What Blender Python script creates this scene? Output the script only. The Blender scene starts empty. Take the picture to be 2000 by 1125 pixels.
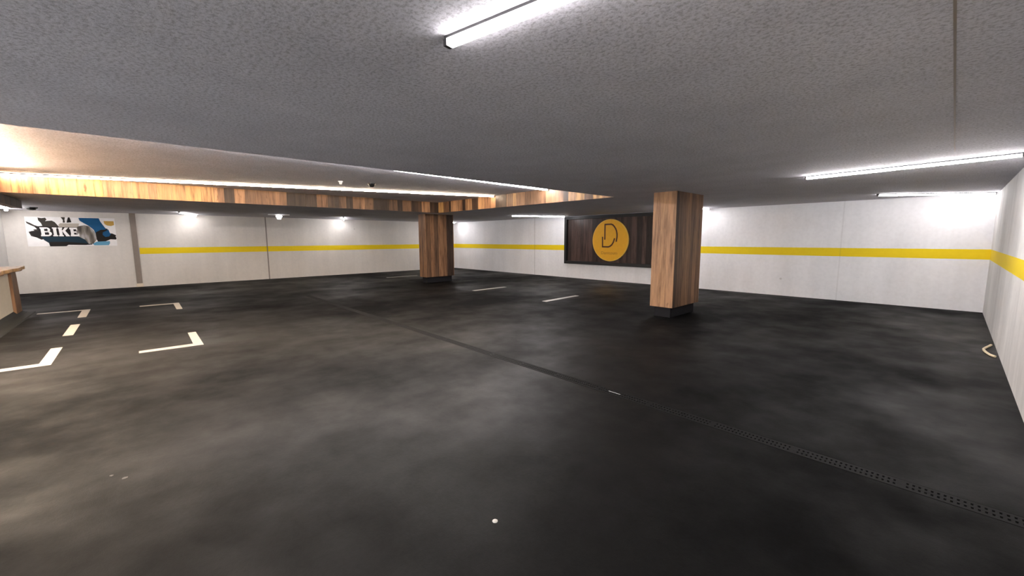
import bpy, bmesh, math, random
from mathutils import Vector, Matrix
random.seed(7)
S = bpy.context.scene
C = S.collection

# ------------------------------------------------------------------ camera, world, exposure
cam_d = bpy.data.cameras.new('camera')
cam = bpy.data.objects.new('camera', cam_d)
C.objects.link(cam)
cam_d.sensor_fit = 'HORIZONTAL'
cam_d.sensor_width = 36.0
cam_d.lens = 793.17 / 2000 * 36.0
cam_d.clip_start = 0.05
cam_d.clip_end = 200
fwd = Vector((-0.72911363, 0.67389142, -0.11943058))
rgt = Vector((0.67906161, 0.73407254, -0.0035828))
up = Vector((-0.08525629, 0.08371299, 0.99283609))
cam.matrix_world = Matrix(((rgt.x, up.x, -fwd.x, 0.0), (rgt.y, up.y, -fwd.y, 0.0),
                           (rgt.z, up.z, -fwd.z, 1.6), (0, 0, 0, 1)))
S.camera = cam
w = bpy.data.worlds.new('world')
S.world = w
w.use_nodes = True
w.node_tree.nodes['Background'].inputs[0].default_value = (0.96, 0.97, 1.0, 1)   # added daylight through an unseen opening, to brighten the ceiling
w.node_tree.nodes['Background'].inputs[1].default_value = 6.8
S.view_settings.view_transform = 'Standard'
S.view_settings.look = 'None'
S.view_settings.gamma = 1.0
S.view_settings.use_curve_mapping = False
S.view_settings.exposure = 0.87
try:
    S.cycles.max_bounces = 10
    S.cycles.diffuse_bounces = 6
    S.cycles.sample_clamp_indirect = 15
except Exception:
    pass

LAMP = 76.0            # strength of the opal strip diffusers

# ------------------------------------------------------------------ node helpers
def mat(name):
    m = bpy.data.materials.new(name)
    m.use_nodes = True
    nt = m.node_tree
    return m, nt, nt.nodes['Principled BSDF']

def N(nt, t, **kw):
    n = nt.nodes.new(t)
    for k, v in kw.items():
        if k.startswith('i_'):
            n.inputs[int(k[2:]) if k[2:].isdigit() else k[2:]].default_value = v
        else:
            setattr(n, k, v)
    return n

def L(nt, a, b):
    nt.links.new(a, b)

def math_(nt, op, a, b=None, c=None, clamp=False):
    n = nt.nodes.new('ShaderNodeMath')
    n.operation = op
    n.use_clamp = clamp
    for i, v in enumerate((a, b, c)):
        if v is None:
            continue
        if isinstance(v, (int, float)):
            n.inputs[i].default_value = v
        else:
            L(nt, v, n.inputs[i])
    return n.outputs[0]

def mixc(nt, f, a, b, mode='MIX'):
    n = nt.nodes.new('ShaderNodeMix')
    n.data_type = 'RGBA'
    n.blend_type = mode
    for idx, v in ((0, f), (6, a), (7, b)):
        if isinstance(v, (int, float)):
            n.inputs[idx].default_value = v
        elif isinstance(v, tuple):
            n.inputs[idx].default_value = (*v, 1)
        else:
            L(nt, v, n.inputs[idx])
    return n.outputs[2]

def coords(nt, scale=(1, 1, 1)):
    g = nt.nodes.new('ShaderNodeNewGeometry')
    mp = nt.nodes.new('ShaderNodeMapping')
    mp.inputs['Scale'].default_value = scale
    L(nt, g.outputs['Position'], mp.inputs[0])
    return g.outputs['Position'], mp.outputs[0]

def noise(nt, vec, scale, detail=4, rough=0.55):
    n = N(nt, 'ShaderNodeTexNoise')
    n.inputs['Scale'].default_value = scale
    n.inputs['Detail'].default_value = detail
    n.inputs['Roughness'].default_value = rough
    L(nt, vec, n.inputs['Vector'])
    return n.outputs[0]

def ramp(nt, fac, stops, interp='LINEAR'):
    r = nt.nodes.new('ShaderNodeValToRGB')
    r.color_ramp.interpolation = interp
    el = r.color_ramp.elements
    el[0].position, el[0].color = stops[0][0], (*stops[0][1], 1)
    el[1].position, el[1].color = stops[1][0], (*stops[1][1], 1)
    for p, c in stops[2:]:
        e = el.new(p)
        e.color = (*c, 1)
    L(nt, fac, r.inputs[0])
    return r.outputs[0]

def bump(nt, bsdf, h, strength, dist):
    b = nt.nodes.new('ShaderNodeBump')
    b.inputs['Strength'].default_value = strength
    b.inputs['Distance'].default_value = dist
    L(nt, h, b.inputs['Height'])
    L(nt, b.outputs[0], bsdf.inputs['Normal'])

def band(nt, v, lo, hi):
    a = math_(nt, 'GREATER_THAN', v, lo)
    b = math_(nt, 'LESS_THAN', v, hi)
    return math_(nt, 'MULTIPLY', a, b)

def simple(name, col, rough=0.6, metal=0.0, spec=0.5, bumpy=None):
    m, nt, b = mat(name)
    b.inputs['Roughness'].default_value = rough
    b.inputs['Metallic'].default_value = metal
    b.inputs['Specular IOR Level'].default_value = spec
    pos, v = coords(nt)
    n = noise(nt, v, 9, 3)
    c = mixc(nt, n, tuple(x * 0.9 for x in col), tuple(min(1, x * 1.1) for x in col))
    L(nt, c, b.inputs['Base Color'])
    if bumpy:
        bump(nt, b, noise(nt, v, bumpy, 3), 0.3, 0.002)
    return m

# ------------------------------------------------------------------ materials
def wall_material(name, base, axis, stripe_from=None, joints=(), grime=0.12):
    m, nt, b = mat(name)
    pos, v = coords(nt)
    sep = N(nt, 'ShaderNodeSeparateXYZ')
    L(nt, pos, sep.inputs[0])
    run = sep.outputs[axis]
    z = sep.outputs[2]
    big = noise(nt, v, 0.7, 5, 0.6)
    _, vs = coords(nt, (1.6, 1.6, 0.18))
    streak = noise(nt, vs, 1.5, 4, 0.6)
    small = noise(nt, v, 14, 4)
    f = math_(nt, 'ADD', math_(nt, 'MULTIPLY', big, 0.5), math_(nt, 'MULTIPLY', streak, 0.5))
    fr = ramp(nt, f, [(0.36, (0, 0, 0)), (0.62, (1, 1, 1))])
    dirty = tuple(x * (1 - grime) for x in base)
    col = mixc(nt, fr, dirty, base)
    sm = ramp(nt, small, [(0.3, (0.95, 0.95, 0.95)), (0.6, (1, 1, 1))])
    col = mixc(nt, 1.0, col, sm, 'MULTIPLY')
    # tiny dark specks
    vo = N(nt, 'ShaderNodeTexVoronoi')
    vo.inputs['Scale'].default_value = 0.9
    L(nt, v, vo.inputs['Vector'])
    sp = math_(nt, 'LESS_THAN', vo.outputs['Distance'], 0.03)
    col = mixc(nt, math_(nt, 'MULTIPLY', sp, 0.4), col, (0.35, 0.33, 0.3))
    # painted stripe
    wob = math_(nt, 'MULTIPLY', math_(nt, 'SUBTRACT', small, 0.5), 0.008)
    zz = math_(nt, 'ADD', z, wob)
    s = band(nt, zz, 1.133, 1.348)
    if stripe_from is not None:
        s = math_(nt, 'MULTIPLY', s, math_(nt, 'GREATER_THAN', run, stripe_from))
    yel = mixc(nt, small, (0.80, 0.58, 0.006), (0.86, 0.65, 0.012))
    col = mixc(nt, s, col, yel)
    for j, wd, dk in joints:
        k = band(nt, run, j - wd / 2, j + wd / 2)
        col = mixc(nt, math_(nt, 'MULTIPLY', k, dk), col, (0.16, 0.13, 0.11))
    L(nt, col, b.inputs['Base Color'])
    b.inputs['Roughness'].default_value = 0.7
    b.inputs['Specular IOR Level'].default_value = 0.3
    bump(nt, b, small, 0.25, 0.004)
    return m

M = {}
M['w_left'] = wall_material('painted_concrete_left', (0.76, 0.72, 0.67), 1, 0.12, ((4.0, 0.045, 0.8),))  # warm, darker base carries the beige cast of the light
M['w_far'] = wall_material('painted_concrete_far', (0.87, 0.865, 0.88), 0, None,
                           ((-12.8, 0.03, 0.45), (-1.95, 0.03, 0.12)))
M['w_right'] = wall_material('painted_concrete_right', (0.82, 0.81, 0.80), 1, None, (), 0.3)
M['w_near'] = wall_material('painted_concrete_near', (0.76, 0.74, 0.71), 0, 50.0)

def ceiling_material():
    m, nt, b = mat('rough_grey_ceiling')
    pos, v = coords(nt)
    big = noise(nt, v, 0.55, 5, 0.6)
    mid = noise(nt, v, 3.0, 5, 0.6)
    fine = noise(nt, v, 48, 5, 0.75)
    f = math_(nt, 'ADD', math_(nt, 'MULTIPLY', big, 0.6), math_(nt, 'MULTIPLY', mid, 0.4))
    col = ramp(nt, f, [(0.35, (0.56, 0.55, 0.595)), (0.65, (0.69, 0.675, 0.725))])
    fr = ramp(nt, fine, [(0.38, (0.62, 0.62, 0.62)), (0.54, (1, 1, 1))])
    col = mixc(nt, 1.0, col, fr, 'MULTIPLY')
    L(nt, col, b.inputs['Base Color'])
    b.inputs['Roughness'].default_value = 0.9
    b.inputs['Specular IOR Level'].default_value = 0.15
    bump(nt, b, fine, 0.5, 0.004)
    return m
M['ceil'] = ceiling_material()

def floor_material():
    m, nt, b = mat('dark_coated_asphalt')
    pos, v = coords(nt)
    _, vs = coords(nt, (1.0, 0.55, 1.0))
    big = noise(nt, vs, 0.30, 5, 0.55)
    mid = noise(nt, v, 1.3, 5, 0.6)
    fine = noise(nt, v, 140, 3, 0.7)
    grit = noise(nt, v, 38, 4, 0.7)
    f = math_(nt, 'ADD', math_(nt, 'MULTIPLY', big, 0.72), math_(nt, 'MULTIPLY', mid, 0.28))
    dust = ramp(nt, f, [(0.42, (0, 0, 0)), (0.66, (1, 1, 1))])
    col = mixc(nt, dust, (0.0034, 0.0034, 0.0038), (0.0085, 0.0083, 0.0082))
    gr = ramp(nt, grit, [(0.35, (0.72, 0.72, 0.72)), (0.6, (1.12, 1.12, 1.12))])
    col = mixc(nt, 1.0, col, gr, 'MULTIPLY')
    sp = math_(nt, 'GREATER_THAN', fine, 0.70)
    col = mixc(nt, math_(nt, 'MULTIPLY', sp, 0.5), col, (0.025, 0.025, 0.025))
    L(nt, col, b.inputs['Base Color'])
    r = ramp(nt, f, [(0.40, (0.78, 0.78, 0.78)), (0.64, (0.42, 0.42, 0.42))])
    L(nt, r, b.inputs['Roughness'])
    sl = ramp(nt, f, [(0.40, (0.07, 0.07, 0.07)), (0.68, (0.27, 0.27, 0.27))])
    L(nt, sl, b.inputs['Specular IOR Level'])
    bump(nt, b, math_(nt, 'ADD', fine, grit), 0.35, 0.0025)
    return m
M['floor'] = floor_material()

def wood_material(name, tones, rough=0.5):
    """every board carries its own tone number in the attribute 'board'"""
    m, nt, b = mat(name)
    at = N(nt, 'ShaderNodeAttribute')
    at.attribute_name = 'board'
    t = at.outputs['Fac']
    pos, v = coords(nt)
    cmb = N(nt, 'ShaderNodeCombineXYZ')
    L(nt, math_(nt, 'MULTIPLY', t, 37.0), cmb.inputs[0])
    L(nt, math_(nt, 'MULTIPLY', t, 11.0), cmb.inputs[2])
    va = N(nt, 'ShaderNodeVectorMath')
    va.operation = 'ADD'
    L(nt, pos, va.inputs[0])
    L(nt, cmb.outputs[0], va.inputs[1])
    mp = N(nt, 'ShaderNodeMapping')
    mp.inputs['Scale'].default_value = (9, 9, 0.8)
    L(nt, va.outputs[0], mp.inputs[0])
    g1 = noise(nt, mp.outputs[0], 1.6, 6, 0.62)
    mp2 = N(nt, 'ShaderNodeMapping')
    mp2.inputs['Scale'].default_value = (60, 60, 2.2)
    L(nt, va.outputs[0], mp2.inputs[0])
    g2 = noise(nt, mp2.outputs[0], 1.5, 3)
    mp3 = N(nt, 'ShaderNodeMapping')
    mp3.inputs['Scale'].default_value = (9, 9, 3.4)
    L(nt, va.outputs[0], mp3.inputs[0])
    kn = noise(nt, mp3.outputs[0], 1.0, 3, 0.5)
    base = ramp(nt, t, tones, 'LINEAR')
    gr = ramp(nt, g1, [(0.33, (0.30, 0.25, 0.23)), (0.54, (0.95, 0.95, 0.95)), (0.72, (1.25, 1.2, 1.15))])
    col = mixc(nt, 0.9, base, gr, 'MULTIPLY')
    gf = ramp(nt, g2, [(0.3, (0.75, 0.73, 0.7)), (0.6, (1, 1, 1))])
    col = mixc(nt, 0.7, col, gf, 'MULTIPLY')
    kr = ramp(nt, kn, [(0.67, (1, 1, 1)), (0.74, (0.35, 0.27, 0.22))])
    col = mixc(nt, 0.8, col, kr, 'MULTIPLY')
    L(nt, col, b.inputs['Base Color'])
    b.inputs['Roughness'].default_value = rough
    b.inputs['Specular IOR Level'].default_value = 0.35
    bump(nt, b, g2, 0.25, 0.002)
    return m
M['wood'] = wood_material('mixed_brown_boards', [(0.0, (0.035, 0.022, 0.016)), (0.16, (0.085, 0.050, 0.032)),
                          (0.4, (0.24, 0.130, 0.070)), (0.7, (0.42, 0.235, 0.125)), (1.0, (0.60, 0.36, 0.13))])
M['wood_dark'] = wood_material('dark_smoked_boards', [(0.0, (0.026, 0.019, 0.017)), (0.5, (0.060, 0.040, 0.035)),
                               (1.0, (0.12, 0.075, 0.065))], 0.33)

M['black'] = simple('matt_black_metal', (0.012, 0.012, 0.013), 0.45)
M['plinth'] = simple('dark_blue_grey_paint', (0.010, 0.010, 0.013), 0.7, spec=0.15)
M['rail'] = simple('anodised_dark_rail', (0.03, 0.028, 0.03), 0.4, 0.3)
M['white_pl'] = simple('white_plastic', (0.8, 0.79, 0.76), 0.4)
M['black_pl'] = simple('black_plastic', (0.01, 0.01, 0.01), 0.25)
M['mark'] = simple('cream_road_paint', (0.35, 0.325, 0.295), 0.55, bumpy=60)
M['mark_grey'] = simple('worn_white_road_paint', (0.58, 0.57, 0.55), 0.6, bumpy=60)
M['metal'] = simple('painted_glint_edge', (0.55, 0.55, 0.56), 0.35, 0.0)  # pale non-metal colour paints in the glint on the drain rim
M['pilaster'] = simple('taupe_joint_cover', (0.25, 0.205, 0.175), 0.5)
M['foot'] = simple('cream_end_piece', (0.70, 0.62, 0.50), 0.5)
M['yellow'] = simple('amber_board', (0.78, 0.40, 0.012), 0.5)
M['yellow_rim'] = simple('pale_amber_edge', (0.78, 0.50, 0.10), 0.5)
M['brown_line'] = simple('dark_brown_line', (0.07, 0.018, 0.005), 0.5)
M['faint'] = simple('ochre_lettering', (0.50, 0.235, 0.01), 0.5)
M['kerb'] = simple('dark_cove', (0.012, 0.013, 0.013), 0.7, spec=0.25)
M['low_wall'] = simple('cream_low_wall', (0.58, 0.53, 0.44), 0.7)
M['p_white'] = simple('poster_white', (0.86, 0.84, 0.83), 0.35)
M['p_black'] = simple('poster_black', (0.014, 0.011, 0.010), 0.55, spec=0.2)
M['p_olive'] = simple('poster_grey', (0.045, 0.038, 0.030), 0.55, spec=0.2)
M['p_yellow'] = simple('poster_ochre', (0.60, 0.36, 0.07), 0.3)
M['p_taupe'] = simple('poster_taupe', (0.42, 0.37, 0.31), 0.3)
M['p_blue'] = simple('poster_blue', (0.008, 0.09, 0.22), 0.55, spec=0.2)
M['p_light_blue'] = simple('poster_light_blue', (0.05, 0.27, 0.45), 0.3)
M['p_teal'] = simple('poster_teal', (0.008, 0.028, 0.045), 0.55, spec=0.2)
M['bracket'] = simple('cream_bent_bar', (0.75, 0.62, 0.42), 0.45)

def blur_material():
    m, nt, b = mat('poster_soft_smear')
    pos, v = coords(nt, (1, 3.2, 0.8))
    n = noise(nt, v, 2.4, 2, 0.4)
    c = ramp(nt, n, [(0.34, (0.04, 0.03, 0.025)), (0.5, (0.16, 0.14, 0.115)), (0.62, (0.36, 0.34, 0.34))])
    L(nt, c, b.inputs['Base Color'])
    b.inputs['Roughness'].default_value = 0.35
    return m
M['p_smear'] = blur_material()

def emitter(name, col, strength):
    m, nt, b = mat(name)
    b.inputs['Base Color'].default_value = (0.8, 0.8, 0.8, 1)
    b.inputs['Roughness'].default_value = 0.5
    b.inputs['Emission Color'].default_value = (*col, 1)
    b.inputs['Emission Strength'].default_value = strength
    return m
WARM = (1.0, 0.80, 0.58)
NEUT = (1.0, 0.955, 0.95)
COOL = (1.0, 0.97, 0.985)
M['lamp_warm'] = emitter('opal_diffuser_warm', WARM, LAMP)
M['lamp_neutral'] = emitter('opal_diffuser_neutral', NEUT, LAMP)
M['lamp_cool'] = emitter('opal_diffuser_cool', COOL, LAMP)
M['lamp_small'] = emitter('small_lit_lens', COOL, 6.0)

# ------------------------------------------------------------------ mesh helpers
def world_loc(o):
    v = Vector(o.location)
    while o.parent is not None:
        o = o.parent
        v += o.location
    return v

class MB:
    def __init__(s):
        s.v, s.f, s.t = [], [], []
    def box(s, x0, x1, y0, y1, z0, z1, t=0.5):
        n = len(s.v)
        s.v += [(x, y, z) for z in (z0, z1) for y in (y0, y1) for x in (x0, x1)]
        for q in ((0, 2, 3, 1), (4, 5, 7, 6), (0, 1, 5, 4), (2, 6, 7, 3), (0, 4, 6, 2), (1, 3, 7, 5)):
            s.f.append(tuple(n + i for i in q))
            s.t.append(t)
    def prism(s, pts, ax, a0, a1, t=0.5):
        """extrude a 2-D outline along axis ax (0 x, 1 y, 2 z) from a0 to a1"""
        n = len(s.v)
        k = len(pts)
        for a in (a0, a1):
            for p in pts:
                s.v.append((a, p[0], p[1]) if ax == 0 else (p[0], a, p[1]) if ax == 1 else (p[0], p[1], a))
        s.f.append(tuple(n + i for i in range(k - 1, -1, -1)))
        s.f.append(tuple(n + k + i for i in range(k)))
        s.t += [t, t]
        for i in range(k):
            j = (i + 1) % k
            s.f.append((n + i, n + j, n + k + j, n + k + i))
            s.t.append(t)
    def bar(s, p0, p1, w, z0, z1, t=0.5):
        """a level bar of width w from p0 to p1 (x, y), between heights z0 and z1"""
        d = Vector((p1[0] - p0[0], p1[1] - p0[1]))
        d.normalize()
        nx, ny = -d.y * w / 2, d.x * w / 2
        s.prism([(p0[0] + nx, p0[1] + ny), (p0[0] - nx, p0[1] - ny), (p1[0] - nx, p1[1] - ny), (p1[0] + nx, p1[1] + ny)], 2, z0, z1, t)
    def lathe(s, prof, c, seg=32):
        """profile of (radius, z) turned about a vertical axis through c"""
        n = len(s.v)
        for r, z in prof:
            for i in range(seg):
                a = 2 * math.pi * i / seg
                s.v.append((c[0] + r * math.cos(a), c[1] + r * math.sin(a), c[2] + z))
        for k in range(len(prof) - 1):
            for i in range(seg):
                j = (i + 1) % seg
                s.f.append((n + k * seg + i, n + k * seg + j, n + (k + 1) * seg + j, n + (k + 1) * seg + i))
                s.t.append(0.5)
        s.f.append(tuple(n + i for i in range(seg)))
        s.f.append(tuple(n + (len(prof) - 1) * seg + i for i in range(seg)))
        s.t += [0.5, 0.5]
    def build(s, name, m, parent=None, bevel=0, smooth=False, origin=None):
        me = bpy.data.meshes.new(name)
        o0 = origin or (0, 0, 0)
        me.from_pydata([(x - o0[0], y - o0[1], z - o0[2]) for x, y, z in s.v], [], s.f)
        at = me.attributes.new('board', 'FLOAT', 'FACE')
        for i, v in enumerate(s.t):
            at.data[i].value = v
        bm = bmesh.new()
        bm.from_mesh(me)
        bmesh.ops.recalc_face_normals(bm, faces=bm.faces)
        bm.to_mesh(me)
        bm.free()
        if smooth:
            for p in me.polygons:
                p.use_smooth = True
        me.materials.append(m)
        o = bpy.data.objects.new(name, me)
        C.objects.link(o)
        if parent is not None:
            o.parent = parent
            o.location = Vector(o0) - world_loc(parent)
        else:
            o.location = o0
        if bevel:
            bv = o.modifiers.new('bevel', 'BEVEL')
            bv.width = bevel
            bv.segments = 2
            bv.limit_method = 'ANGLE'
        if smooth:
            es = o.modifiers.new('edge', 'EDGE_SPLIT')
            es.split_angle = math.radians(35)
        return o

def tag(o, label, cat, group=None, kind=None):
    o['label'] = label
    o['category'] = cat
    if group:
        o['group'] = group
    if kind:
        o['kind'] = kind
    return o

def thing(name, loc, label, cat, group=None):
    o = bpy.data.objects.new(name, None)
    o.empty_display_size = 0.1
    C.objects.link(o)
    o.location = loc
    return tag(o, label, cat, group)

def struct(o, label, cat):
    tag(o, label, cat)
    o['kind'] = 'structure'
    return o

# ------------------------------------------------------------------ the room
XL, XR, YF, YN = -19.114, 0.547, 13.233, -7.0
H, HR = 2.52, 2.87
RX0, RX1, RY0, RY1 = -12.3, -5.2, -1.82, 7.9      # the raised field in the ceiling
DY0, DY1, DX0 = 3.485, 3.625, -12.6               # the drain slot

m = MB()
m.box(XL - .2, XR + .2, YN - .2, DY0, -.12, 0)
m.box(XL - .2, XR + .2, DY1, YF + .2, -.12, 0)
m.box(XL - .2, DX0, DY0, DY1, -.12, 0)
struct(m.build('floor', M['floor']), 'dark grey coated garage floor with faint pale patches', 'floor')

m = MB()
m.box(XL - .2, RX0, YN - .2, YF + .2, H, 3.1)
m.box(RX1, XR + .2, YN - .2, YF + .2, H, 3.1)
m.box(RX0, RX1, YN - .2, RY0 - .16, H, 3.1)
m.box(RX0, RX1, RY1, YF + .2, H, 3.1)
m.box(RX0, RX1, RY0 - .16, RY1, HR, 3.1)
struct(m.build('ceiling', M['ceil']), 'rough grey concrete ceiling with a raised rectangular field', 'ceiling')

m = MB(); m.box(XL - .2, XL, -2.8, YF + .2, 0, H)
struct(m.build('wall_left', M['w_left']), 'white wall with yellow stripe and the bike poster', 'wall')
m = MB(); m.box(XL, XR, YF, YF + .2, 0, H)
struct(m.build('wall_far', M['w_far']), 'long white wall with yellow stripe and the framed round sign', 'wall')
m = MB(); m.box(XR, XR + .2, YN, YF + .2, 0, H)
struct(m.build('wall_right', M['w_right']), 'streaky white wall with yellow stripe at the right edge', 'wall')
m = MB()
m.box(XL - .2, -8.0, -3.0, -2.8, 0, H)
m.box(-8.2, -8.0, YN, -3.0, 0, H)
m.box(-8.2, -7.4, YN - .2, YN, 0, H)
m.box(-.4, XR + .2, YN - .2, YN, 0, H)
m.box(-7.4, -.4, YN - .2, YN, 2.4, H)  # lintel over an added opening that lets world light onto the ceiling
struct(m.build('wall_near', M['w_near']), 'plain white wall behind the low wall at the left edge', 'wall')

m = MB(); m.box(-0.082, -0.072, 1.2, 6.6, H - 0.0015, H + .01)
struct(m.build('trim_1', M['pilaster']), 'hairline dark joint running along the ceiling on the right', 'joint')

# covered joint on the left wall
p = thing('joint_cover', (XL, 0.03, 0), 'taupe vertical joint cover strip between the bike poster and the start of the yellow stripe', 'wall strip')
m = MB(); m.box(XL, XL + .02, -.045, .105, .09, H); m.build('cover_strip', M['pilaster'], p, 0.003)
m = MB(); m.box(XL, XL + .035, -.06, .12, 0, .12); q = m.build('foot', M['foot'], p, 0.004); q['label'] = 'cream foot piece'

# ------------------------------------------------------------------ boards
def boards_run(mb, ax, a0, a1, f0, f1, z0, z1, wmin, wmax, tones, jit=0.004):
    """upright boards side by side along axis ax from a0 to a1; face between f0 (back) and f1 (front)"""
    a = a0
    s = 1 if f1 > f0 else -1
    while a < a1 - 1e-4:
        wd = random.uniform(wmin, wmax)
        b = min(a + wd, a1)
        if a1 - b < wmin * 0.5:
            b = a1
        t = tones() if callable(tones) else random.choice(tones)
        g = 0.0015
        ff = f1 + s * random.uniform(-jit, 0)
        lo, hi = min(f0, ff), max(f0, ff)
        if ax == 0:
            mb.box(a + g, b - g, lo, hi, z0, z1, t)
        else:
            mb.box(lo, hi, a + g, b - g, z0, z1, t)
        a = b

def mixed():
    r = random.random()
    return random.uniform(0, .12) if r < .2 else random.uniform(.2, .45) if r < .5 else random.uniform(.5, 1)

m = MB()
# far edge of the recess, seen from the floor, and the run along its side
def far_tone():
    r = random.random()
    return random.uniform(0, .12) if r < .38 else random.uniform(.18, .42) if r < .85 else random.uniform(.5, .7)
boards_run(m, 1, RY0, 1.6, RX0 - .0, RX0 + .024, H - .004, HR, .12, .34, lambda: random.uniform(.62, .98))  # lighter board tones at this end paint in the lamp light
boards_run(m, 1, 1.6, RY1 - .024, RX0 - .0, RX0 + .024, H - .004, HR, .10, .32, far_tone)
tag(m.build('board_fascia', M['wood']), 'long fascia of upright mixed brown boards on the far edge of the raised ceiling', 'wood fascia', 'board fascias of the raised ceiling')
m = MB()
boards_run(m, 0, RX0, RX1, RY1, RY1 - .024, H - .004, HR, .12, .36, mixed)
tag(m.build('board_fascia', M['wood']), 'shorter fascia of upright boards running right from above the far pillar to a pointed end', 'wood fascia', 'board fascias of the raised ceiling')
# near edge of the recess (turned away from the camera) is plain concrete

# wooden beam at the left
p = thing('wooden_beam', (-10.0, -1.9, H), 'wood clad beam hanging at the left edge, far boards darkened as painted shade above the low wall', 'beam')
m = MB()
boards_run(m, 0, -14.62, RX0 + .024, RY0 - .02, RY0, 2.34, H, .12, .3, lambda: random.uniform(.05, .2))  # dark board tones paint in the shade under the lower ceiling
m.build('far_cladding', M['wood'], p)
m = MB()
boards_run(m, 0, RX0 + .024, RX1, RY0 - .02, RY0, 2.34, HR, .14, .34, lambda: random.uniform(.6, .95))  # light board tones paint in the lamp light of the recess
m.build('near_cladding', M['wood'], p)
m = MB()
m.box(-14.62, RX1, RY0 - .16, RY0 - .02, 2.34, H, .3)
m.box(RX0, RX1, RY0 - .16, RY0 - .02, H, HR, .3)
m.build('core', M['wood'], p)

# ------------------------------------------------------------------ pillars
def pillar(x0, x1, y0, y1, label, tl, tr):
    p = thing('pillar', ((x0 + x1) / 2, (y0 + y1) / 2, 0), label, 'pillar', 'board clad pillars')
    zb = 0.212
    m = MB()
    m.box(x0 + .07, x1 - .07, y0 + .07, y1 - .07, 0, zb + .05)
    m.build('plinth', M['plinth'], p)
    m = MB()
    m.box(x0 + .022, x1 - .022, y0 + .022, y1 - .022, zb + .004, H)
    def face(ax, a0, a1, f0, f1, ws):
        a = a0
        for wd, t in ws:
            b = min(a + wd * (a1 - a0), a1)
            lo, hi = min(f0, f1), max(f0, f1)
            if ax == 0:
                m.box(a + .001, b - .001, lo, hi, zb, H, t)
            else:
                m.box(lo, hi, a + .001, b - .001, zb, H, t)
            a = b
    face(0, x0, x1, y0 + .022, y0, tl)
    face(0, x0, x1, y1 - .022, y1, tl)
    face(1, y0 + .022, y1 - .022, x1 - .022, x1, tr)
    face(1, y0 + .022, y1 - .022, x0 + .022, x0, tr)
    m.build('board_cladding', M['wood'], p)
    return p
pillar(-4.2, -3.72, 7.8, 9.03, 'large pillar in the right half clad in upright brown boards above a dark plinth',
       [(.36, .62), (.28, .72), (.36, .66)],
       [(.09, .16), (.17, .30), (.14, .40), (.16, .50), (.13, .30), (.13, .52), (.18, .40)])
pillar(-13.54, -13.07, 7.8, 9.03, 'smaller far pillar near the back corner, clad in darker brown boards',
       [(.36, .42), (.3, .30), (.34, .45)],
       [(.16, .26), (.14, .44), (.15, .22), (.17, .48), (.14, .40), (.24, .07)])

# ------------------------------------------------------------------ low wall with wooden ledge at the left
LW = -2.0
p = thing('low_wall', (-11.0, LW - .1, 0), 'low cream wall with a rough wooden ledge and end post at the left edge', 'low wall')
m = MB(); m.box(-13.42, -8.0, LW - .16, LW, 0, .93); m.build('wall_panel', M['low_wall'], p)
m = MB()
# an end post slightly crooked, of two boards
m.prism([(-13.42, 0), (-13.98, 0), (-13.97, .3), (-13.93, .6), (-13.90, .8), (-13.86, .93), (-13.40, .93)], 1, LW - .15, LW + .045, .33)
m.prism([(-13.98, 0), (-14.08, 0), (-14.06, .5), (-13.98, .8), (-13.90, .9), (-13.93, .6), (-13.97, .3)], 1, LW - .13, LW + .02, .62)
q = m.build('end_post', M['wood'], p, 0.006); q['label'] = 'brown wooden end post'
m = MB()
def edge(x, s):
    return LW + .10 + .018 * math.sin(x * 3.1 + s) + .012 * math.sin(x * 7.7 + 2 * s)
xs = [-14.55 + i * .16 for i in range(42)]
xs = [x for x in xs if x < -8.0]
front = [(x, edge(x, 0)) for x in xs]
m.prism([(-15.05, LW + .02), (-14.8, LW - .05)] + [(-14.6, LW - .3), (-8.0, LW - .3)] + front[::-1] + [(-14.75, LW + .07)], 2, .955, 1.02, .93)
front2 = [(x, edge(x, 2.0) - .05) for x in xs]
m.prism([(-14.5, LW - .28), (-8.0, LW - .28)] + front2[::-1], 2, .925, .953, .40)
q = m.build('ledge', M['wood'], p, 0.005); q['label'] = 'pale rough edged wooden ledge'
m = MB()
m.prism([(LW, 0), (LW + .24, 0), (LW + .225, .018), (LW + .12, .022), (LW + .05, .05), (LW, .11)], 0, -14.0, -8.0)
q = m.build('cove', M['kerb'], p); q['label'] = 'dark cove along the foot'

# ------------------------------------------------------------------ strip lights
def strip_mat(mk, k):
    if k == 1:
        return M[mk]
    key = mk + '_dimmed_%d' % int(k * 100)
    if key not in M:
        M[key] = emitter(key, {'lamp_warm': WARM, 'lamp_neutral': NEUT, 'lamp_cool': COOL}[mk], LAMP * k)
    return M[key]

def strip(p0, p1, z, mk, label, segs=1, wd=.038, drop=.046, group='ceiling light strips', rwd=None, k=1, rh=.016):
    c = ((p0[0] + p1[0]) / 2, (p0[1] + p1[1]) / 2, z)
    t = thing('light_strip', c, label, 'light strip', group)
    m = MB()
    m.bar(p0, p1, rwd or wd + .018, z - rh, z)
    d = Vector((p1[0] - p0[0], p1[1] - p0[1])); ln = d.length; d.normalize()
    m.bar(p0, (p0[0] + d.x * .02, p0[1] + d.y * .02), wd + .001, z - drop, z - rh)
    m.bar((p1[0] - d.x * .02, p1[1] - d.y * .02), p1, wd + .001, z - drop, z - rh)
    m.build('rail', M['rail'], t)
    for i in range(segs):
        a = .02 + (ln - .04) * i / segs + (.004 if i else 0)
        b = .02 + (ln - .04) * (i + 1) / segs
        m = MB()
        m.bar((p0[0] + d.x * a, p0[1] + d.y * a), (p0[0] + d.x * b, p0[1] + d.y * b), wd, z - drop + .001, z - rh)
        m.build('diffuser', strip_mat(mk, k), t)
    return t
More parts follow.
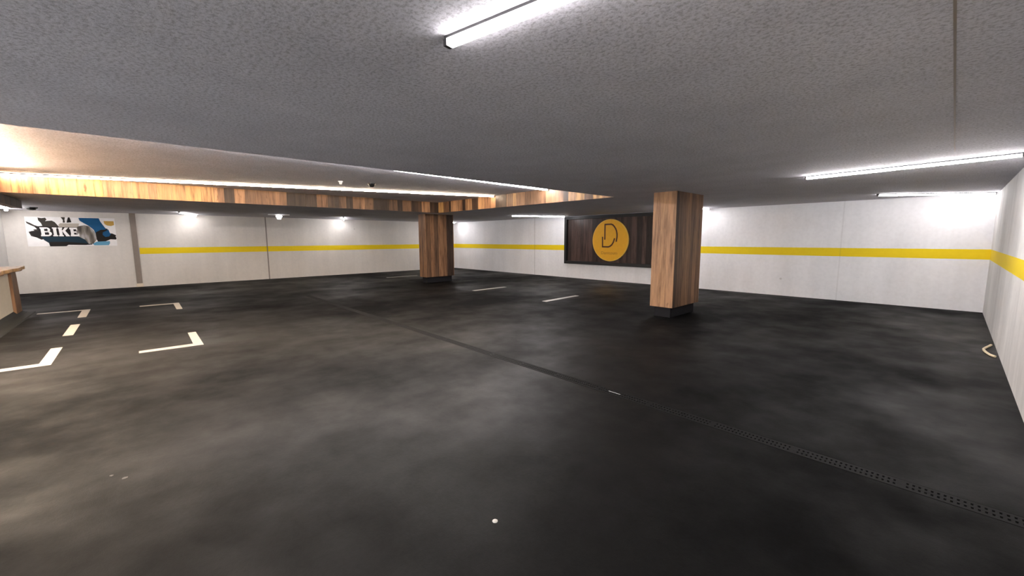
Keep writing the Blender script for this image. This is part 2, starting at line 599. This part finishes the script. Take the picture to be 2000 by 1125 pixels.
strip((-1.66, 1.13), (.44, 1.54), H, 'lamp_neutral', 'nearest light strip, cut off by the top edge of the picture', k=.22, rwd=.03)
strip((-1.60, 7.50), (.45, 7.20), H, 'lamp_neutral', 'light strip with dark rail reaching to the right edge of the picture')
strip((-1.18, 11.60), (.50, 13.05), H, 'lamp_neutral', 'light strip ending at the far right corner of the walls', k=.3)
strip((-5.62, 11.0), (-5.2, 13.05), H, 'lamp_cool', 'light strip almost wholly hidden behind the large pillar', k=.5)
strip((-11.75, 10.85), (-10.75, 12.85), H, 'lamp_cool', 'light strip just left of the framed round sign', k=.45)
strip((-16.95, 11.2), (-18.62, 12.95), H, 'lamp_cool', 'light strip behind the far pillar in the back corner', k=.45)
strip((-16.95, 6.34), (-18.98, 7.11), H, 'lamp_cool', 'light strip seen end on, above the yellow stripe near the far pillar', k=.45)
strip((-17.10, 1.15), (-18.98, 1.75), H, 'lamp_neutral', 'light strip just right of the taupe joint cover on the left wall', k=.45)
strip((-18.55, -2.62), (-16.40, -2.30), H, 'lamp_neutral', 'light strip under the dark beam at the left edge', wd=.07, drop=.06, k=.42)
strip((-12.24, -1.76), (-9.26, 7.86), HR, 'lamp_warm', 'longest light strip, lying along the wooden fascia on the left', 4, wd=.034, drop=.042, k=.75)
strip((-6.62, -1.60), (-7.15, 7.86), HR, 'lamp_neutral', 'light strip slanting to the side fascia right of the longest one', 4, wd=.045, drop=.045)
ls = strip((-11.0, -1.64), (-6.0, -1.58), HR - .12, 'lamp_warm', 'added unseen light strip along the wooden beam, brightening the raised ceiling', 2, wd=.10, rwd=.02, k=1.6)  # added out of view to light the raised ceiling from the left
for hx in (-10.5, -8.5, -6.5):
    m = MB(); m.box(hx - .004, hx + .004, -1.62, -1.60, HR - .12, HR)
    m.build('hanger', M['rail'], ls)
# two unseen strips added behind the camera to brighten the ceiling
strip((-6.6, -4.6), (-4.6, -3.9), H, 'lamp_warm', 'added unseen light strip behind the camera on the left side')
strip((-2.6, -3.2), (-.5, -2.7), H, 'lamp_neutral', 'added unseen light strip behind the camera on the right side', k=.8)

# ------------------------------------------------------------------ small ceiling fittings
t = thing('smoke_detector', (-9.08, 4.07, HR), 'black round smoke detector on the raised ceiling above the longest light strip', 'smoke detector')
m = MB(); m.lathe([(.085, 0), (.085, -.02), (.078, -.03)], (-9.08, 4.07, HR), 28); m.build('base', M['black_pl'], t, smooth=True)
m = MB(); m.lathe([(.068, -.028), (.062, -.05), (.045, -.075), (.02, -.085)], (-9.08, 4.07, HR), 28); m.build('dome', M['black_pl'], t, smooth=True)
t = thing('motion_sensor', (-9.2, 3.42, HR), 'small white sensor on the raised ceiling left of the black detector', 'sensor')
m = MB(); m.lathe([(.05, 0), (.05, -.02), (.04, -.026)], (-9.2, 3.42, HR), 24); m.build('base', M['white_pl'], t, smooth=True)
m = MB(); m.lathe([(.032, -.024), (.032, -.05), (.022, -.07), (.008, -.076)], (-9.2, 3.42, HR), 24); m.build('lens', M['white_pl'], t, smooth=True)
t = thing('smoke_detector', (-17.3, -2.0, H), 'black flat ceiling detector above the bike poster at the left edge', 'smoke detector')
m = MB(); m.lathe([(.13, 0), (.13, -.025), (.115, -.04)], (-17.3, -2.0, H), 28); m.build('base', M['black_pl'], t, smooth=True)
m = MB(); m.lathe([(.10, -.038), (.085, -.07), (.04, -.085)], (-17.3, -2.0, H), 28); m.build('dome', M['black_pl'], t, smooth=True)

ex, ey = -16.75, 3.95
t = thing('emergency_lamp', (ex, ey, H), 'small bright white lamp on the ceiling in front of the dark wall joint', 'emergency lamp')
m = MB()
vd = Vector((-ey, ex)).normalized() * -1     # across the line of sight
m.bar((ex - vd.x * .34, ey - vd.y * .34), (ex + vd.x * .34, ey + vd.y * .34), .14, H - .022, H)
q = m.build('base_plate', M['white_pl'], t, 0.004)
m = MB()
m.lathe([(.07, -.022), (.105, -.06), (.10, -.09), (.07, -.10)], (ex, ey, H), 8); m.build('housing', M['lamp_small'], t)
m = MB()
m.lathe([(.07, -.10), (.065, -.16), (.05, -.168)], (ex, ey, H), 16); m.build('lens', M['lamp_small'], t)

# ------------------------------------------------------------------ drain
t = thing('floor_drain', (-6.0, 3.555, 0), 'long narrow dark slotted floor drain crossing the floor to the right edge', 'drain')
m = MB()
x0, x1 = DX0, XR
m.box(x0, x1, DY0, DY0 + .008, -.11, -.004); m.box(x0, x1, DY1 - .008, DY1, -.11, -.004); m.box(x0, x1, DY0 + .008, DY1 - .008, -.115, -.10)
m.build('channel', M['black'], t)
m = MB()
M['grate'] = simple('dark_grate', (0.007, 0.007, 0.0075), 0.72, spec=0.2)
for a, b in ((DY0 + .006, DY0 + .034), (3.5425, 3.5675), (DY1 - .034, DY1 - .006)):
    m.box(x0, x1, a, b, -.012, .0015)
x = x0
k = 0
while x < x1 - .02:
    wd = .016 if k % 20 else .05
    m.box(x, min(x + wd, x1), DY0 + .034, 3.5425, -.012, .0012)
    m.box(x, min(x + wd, x1), 3.5675, DY1 - .034, -.012, .0012)
    x += wd + .012
    k += 1
m.build('grate', M['grate'], t)
m = MB(); m.box(-2.345, -2.205, 3.552, 3.560, .0015, .0042)
q = m.build('painted_glint_edge', M['metal'], t); q['label'] = 'metal rim spot with its glint painted pale'

# ------------------------------------------------------------------ floor markings
ZT = .003
def marking(polys, label, mk='mark', group='painted bay markings'):
    m = MB()
    for (a, b, c, d) in polys:
        m.box(a, b, c, d, 0.0002, ZT)
    cx = sum(q[0] + q[1] for q in polys) / (2 * len(polys)); cy = sum(q[2] + q[3] for q in polys) / (2 * len(polys))
    return tag(m.build('floor_marking', M[mk], origin=(cx, cy, 0)), label, 'floor marking', group)
def lmark(pts, label, mk='mark', group='painted bay markings'):
    m = MB()
    m.prism(pts, 2, .0002, ZT)
    cx = sum(q[0] for q in pts) / len(pts); cy = sum(q[1] for q in pts) / len(pts)
    return tag(m.build('floor_marking', M[mk], origin=(cx, cy, 0)), label, 'floor marking', group)
lmark([(-13.63, -1.70), (-13.63, -.878), (-12.30, -.872), (-12.30, -1.0), (-13.50, -1.01), (-13.50, -1.70)],
      'cream L marking whose thin long line starts at the wooden end post')
marking([(-11.32, -10.08, -1.02, -.895)], 'short straight cream bar between two L markings at the left')
lmark([(-9.02, -.925), (-9.02, -1.045), (-7.99, -1.045), (-7.99, -1.70), (-7.82, -1.70), (-7.82, -.925)],
      'nearest cream L marking, cut off by the left edge of the picture')
lmark([(-13.46, -.03), (-13.46, .72), (-12.20, .71), (-12.20, .60), (-13.31, .605), (-13.31, -.03)],
      'cream L marking farther back, below the taupe joint cover')
lmark([(-7.91, -.08), (-7.91, .545), (-8.92, .555), (-8.92, .665), (-7.73, .66), (-7.76, -.08)],
      'cream L marking in the open floor right of the three left ones')
lmark([(-10.16, 7.68), (-10.02, 7.68), (-10.08, 9.08), (-10.22, 9.08)], 'thin white floor line just right of the far pillar', 'mark_grey', 'thin white bay lines')
lmark([(-7.12, 7.64), (-6.97, 7.64), (-7.07, 9.12), (-7.21, 9.12)], 'thin white floor line nearest to the large pillar', 'mark_grey', 'thin white bay lines')
lmark([(-16.27, 7.75), (-16.17, 7.75), (-16.15, 9.2), (-16.25, 9.2)], 'faint thin floor line left of the far pillar', 'mark_grey', 'thin white bay lines')

m = MB(); m.lathe([(.0155, 0.0002), (.0155, .003), (.012, .0045)], (-1.644, 1.381, 0), 20)
tag(m.build('floor_stud', M['white_pl'], smooth=True, origin=(-1.644, 1.381, 0)), 'single small round white dot on the bare floor in the foreground', 'floor stud')
for (x, y, r, l) in ((-3.784, -.246, .012, 'smaller left one of two pale paint specks on the left foreground floor'),
                     (-3.686, -.177, .018, 'larger right one of two pale paint specks on the left foreground floor')):
    m = MB()
    m.prism([(x + r * random.uniform(.6, 1.2) * math.cos(a * math.pi / 4.5), y + r * random.uniform(.6, 1.2) * math.sin(a * math.pi / 4.5)) for a in range(9)], 2, .0002, .0015)
    tag(m.build('paint_speck', simple('pale_speck', (.05, .05, .05), .6), origin=(x, y, 0)), l, 'paint speck', 'pale specks on the floor')

# bent bar by the right wall
t = MB()
def tube(mb, pts, r, seg=10):
    n0 = len(mb.v)
    P = [Vector(q) for q in pts]
    for i, q in enumerate(P):
        d = (P[min(i + 1, len(P) - 1)] - P[max(i - 1, 0)]).normalized()
        a = d.cross(Vector((0, 0, 1)))
        if a.length < 1e-3:
            a = Vector((1, 0, 0))
        a.normalize()
        b = d.cross(a)
        for k in range(seg):
            an = 2 * math.pi * k / seg
            mb.v.append(tuple(q + a * r * math.cos(an) + b * r * math.sin(an)))
    for i in range(len(P) - 1):
        for k in range(seg):
            j = (k + 1) % seg
            mb.f.append((n0 + i * seg + k, n0 + i * seg + j, n0 + (i + 1) * seg + j, n0 + (i + 1) * seg + k))
            mb.t.append(.5)
    mb.f.append(tuple(n0 + k for k in range(seg)))
    mb.f.append(tuple(n0 + (len(P) - 1) * seg + k for k in range(seg)))
    mb.t += [.5, .5]
tube(t, [(.505, 9.20, .016), (.485, 9.10, .016), (.445, 8.93, .016), (.420, 8.80, .016), (.42, 8.70, .016), (.435, 8.57, .016), (.465, 8.42, .016), (.49, 8.36, .016), (.508, 8.34, .016)], .015)
tag(t.build('bent_bar', M['bracket'], smooth=True), 'cream V shaped bent bar on the floor at the foot of the right wall', 'bent bar')

# ------------------------------------------------------------------ framed sign on the far wall
PX0, PX1, PZ0, PZ1 = -10.96, -6.60, .59, 2.50
p = thing('framed_sign', ((PX0 + PX1) / 2, YF, 1.5), 'wide black framed dark board sign with a round amber emblem, left of the large pillar', 'sign')
fw = .115
m = MB()
for a, b, c, d in ((PX0, PX1, PZ1 - fw, PZ1), (PX0, PX1, PZ0, PZ0 + fw), (PX0, PX0 + fw, PZ0 + fw, PZ1 - fw), (PX1 - fw, PX1, PZ0 + fw, PZ1 - fw)):
    m.box(a, b, YF - .15, YF, c, d)
m.build('frame', M['black'], p)
m = MB()
boards_run(m, 0, PX0 + fw, PX1 - fw, YF - .002, YF - .05, PZ0 + fw, PZ1 - fw, .12, .26, lambda: random.uniform(0, 1), .003)
m.build('board_panel', M['wood_dark'], p)
dx, dz, dr = -8.775, 1.545, .785
def disc(r, y0, y1, mk, name, par):
    m = MB()
    m.prism([(dx + r * math.cos(a * math.pi / 36), dz + r * math.sin(a * math.pi / 36)) for a in range(72)], 1, y0, y1)
    return m.build(name, M[mk], par)
e = disc(dr, YF - .115, YF - .065, 'yellow_rim', 'emblem_disc', p)
e['label'] = 'round amber emblem disc'
disc(dr - .022, YF - .117, YF - .115, 'yellow', 'disc_face', e)
m = MB()
def stroke(pts, wdt):
    for i in range(len(pts) - 1):
        a, b = Vector(pts[i]), Vector(pts[i + 1])
        d = (b - a).normalized(); n = Vector((-d.y, d.x)) * wdt / 2; d = d * wdt * .35
        m.prism([tuple(a - d + n), tuple(a - d - n), tuple(b + d - n), tuple(b + d + n)], 1, YF - .1205 - .0001 * i, YF - .117)
stroke([(-8.995, 1.585), (-9.0, 2.135), (-8.73, 2.14), (-8.66, 2.115), (-8.59, 2.05), (-8.53, 1.97), (-8.49, 1.88), (-8.465, 1.76), (-8.465, 1.66), (-8.49, 1.51)], .054)
stroke([(-9.10, 1.66), (-9.092, 1.30), (-8.84, 1.297), (-8.76, 1.32), (-8.68, 1.38), (-8.62, 1.47), (-8.575, 1.60)], .054)
m.build('letter_mark', M['brown_line'], e)

def text(body, size, mk, name, parent, loc, rot, off=0.0, sx=1.0, ext=.0008):
    cu = bpy.data.curves.new('txt', 'FONT')
    cu.body = body
    cu.size = size
    cu.offset = off
    cu.extrude = ext
    cu.align_x = 'CENTER'
    o = bpy.data.objects.new('txt', cu)
    C.objects.link(o)
    bpy.context.view_layer.update()
    me = bpy.data.meshes.new_from_object(o.evaluated_get(bpy.context.evaluated_depsgraph_get()))
    bpy.data.objects.remove(o)
    me.name = name
    me.transform(Matrix.Diagonal((sx, 1, 1, 1)))
    me.transform(Matrix(rot).to_4x4())
    me.materials.clear()
    me.materials.append(M[mk])
    n = bpy.data.objects.new(name, me)
    C.objects.link(n)
    n.parent = parent
    n.location = Vector(loc) - parent.location
    n.matrix_parent_inverse = Matrix.Identity(4)
    return n
# facing -Y: text x -> +X, text y -> +Z
RF = ((1, 0, 0), (0, 0, -1), (0, 1, 0))
# facing +X: text x -> +Y, text y -> +Z
RL = ((0, 0, 1), (1, 0, 0), (0, 1, 0))
tx = text('Damtoum', .155, 'faint', 'lettering', e, (0, 0, 0), RF, .003, 1.15)
tx.location = Vector((-8.79, YF - .1178, 1.02)) - world_loc(e)

# ------------------------------------------------------------------ poster on the left wall
p = thing('poster', (XL, -1.39, 1.88), 'wide white BIKE poster with black and blue paint splashes on the left wall', 'poster')
def pu(u, v):
    return (-2.365 + (u - 180) / 1685 * 1.945, 2.335 - (v - 150) / 530 * .905)
def pp(pts, lay, mk, name):
    m = MB()
    m.prism([pu(*q) for q in pts], 0, XL + .004 + lay * .0012, XL + .0052 + lay * .0012)
    return m.build(name, M[mk], p)
m = MB()
a, b = pu(175, 150), pu(1870, 680)
m.box(XL + .001, XL + .0052, a[0], b[0], b[1], a[1])
m.build('panel', M['p_white'], p)
pp([(190, 235), (260, 262), (330, 300), (390, 320), (470, 310), (450, 260), (410, 215), (405, 165), (470, 175), (540, 165), (560, 200), (530, 225), (650, 215), (700, 240), (740, 290),
    (770, 330), (760, 500), (420, 560), (340, 520), (250, 495), (215, 420), (270, 405), (320, 400), (300, 378), (370, 372), (330, 330), (260, 300), (205, 270)], 1, 'p_olive', 'black_splash')
pp([(330, 320), (1130, 330), (1130, 510), (900, 560), (560, 560), (420, 545), (300, 505), (225, 430), (300, 400), (390, 400)], 2, 'p_black', 'black_splash')
pp([(420, 505), (1150, 505), (1330, 560), (1360, 655), (1240, 660), (900, 655), (860, 680), (560, 680), (545, 620), (470, 570)], 3, 'p_teal', 'teal_splash')
pp([(560, 600), (900, 600), (1360, 640), (1240, 662), (900, 655), (860, 680), (565, 680)], 4, 'p_black', 'black_splash')
pp([(1150, 155), (1550, 155), (1570, 210), (1610, 270), (1660, 340), (1720, 370), (1740, 430), (1700, 520), (1560, 540), (1460, 470), (1420, 370), (1330, 300), (1240, 250), (1170, 210)], 3, 'p_blue', 'blue_splash')
pp([(1460, 420), (1560, 375), (1640, 370), (1700, 345), (1690, 380), (1640, 420), (1700, 450), (1780, 440), (1865, 475), (1850, 500), (1868, 540), (1850, 560), (1740, 555), (1620, 600), (1480, 600), (1440, 520)], 4, 'p_black', 'black_splash')
pp([(1600, 420), (1700, 380), (1760, 450), (1720, 500), (1640, 510), (1590, 470)], 5, 'p_blue', 'blue_splash')
pp([(1370, 640), (1450, 600), (1720, 590), (1720, 630), (1690, 668), (1400, 668)], 5, 'p_light_blue', 'light_blue_splash')
pp([(760, 290), (800, 260), (1150, 260), (1130, 330), (770, 330)], 3, 'p_taupe', 'taupe_patch')
pp([(1090, 330), (1140, 310), (1250, 290), (1340, 310), (1400, 370), (1450, 440), (1460, 560), (1380, 640), (1290, 640), (1230, 560), (1110, 500), (1070, 440)], 6, 'p_smear', 'smear')
pp([(1640, 205), (1845, 205), (1845, 280), (1780, 300), (1700, 290), (1650, 260)], 2, 'p_yellow', 'ochre_patch')
pp([(820, 150), (900, 150), (885, 200), (890, 245), (850, 250), (855, 200)], 4, 'p_olive', 'small_mark')
pp([(955, 150), (985, 150), (1010, 240), (920, 248), (930, 215)], 4, 'p_black', 'small_mark')
m = MB()
def q4(a, b, c, d, lay=0):
    y = [pu(*v) for v in (a, b, c, d)]
    m.prism(y, 0, XL + .0128, XL + .0142 + lay * .0002)
def bowl(cx, cy, rx, ry, tx_, ty_):
    n = 10
    for i in range(n):
        a0, a1 = -math.pi / 2 + math.pi * i / n, -math.pi / 2 + math.pi * (i + 1) / n
        q4((cx + rx * math.cos(a0), cy + ry * math.sin(a0)), (cx + rx * math.cos(a1), cy + ry * math.sin(a1)),
           (cx + (rx - tx_) * math.cos(a1), cy + (ry - ty_) * math.sin(a1)), (cx + (rx - tx_) * math.cos(a0), cy + (ry - ty_) * math.sin(a0)))
# B
q4((428, 338), (490, 338), (500, 498), (438, 498), 1)
q4((415, 338), (530, 338), (530, 364), (415, 364)); q4((440, 404), (540, 404), (540, 428), (440, 428)); q4((425, 472), (550, 472), (550, 498), (425, 498))
bowl(530, 383, 70, 45, 44, 20); bowl(545, 451, 78, 47, 48, 21)
# I
q4((650, 338), (708, 338), (716, 498), (658, 498), 1); q4((636, 338), (722, 338), (722, 360), (636, 360)); q4((642, 476), (732, 476), (732, 498), (642, 498))
# K
q4((752, 338), (812, 338), (822, 498), (762, 498), 1); q4((740, 338), (824, 338), (824, 358), (740, 358)); q4((748, 478), (836, 478), (836, 498), (748, 498))
q4((872, 338), (936, 338), (842, 424), (812, 400)); q4((818, 404), (866, 388), (956, 498), (880, 498), 2)
# E
q4((968, 338), (1026, 338), (1036, 498), (978, 498), 1); q4((955, 338), (1098, 338), (1100, 368), (955, 368)); q4((1000, 406), (1082, 406), (1084, 432), (1000, 432)); q4((966, 466), (1130, 466), (1132, 498), (966, 498))
q4((1078, 338), (1098, 338), (1102, 388), (1084, 388), 2); q4((1106, 450), (1130, 446), (1132, 498), (1108, 498), 2)
m.build('lettering', M['p_white'], p)
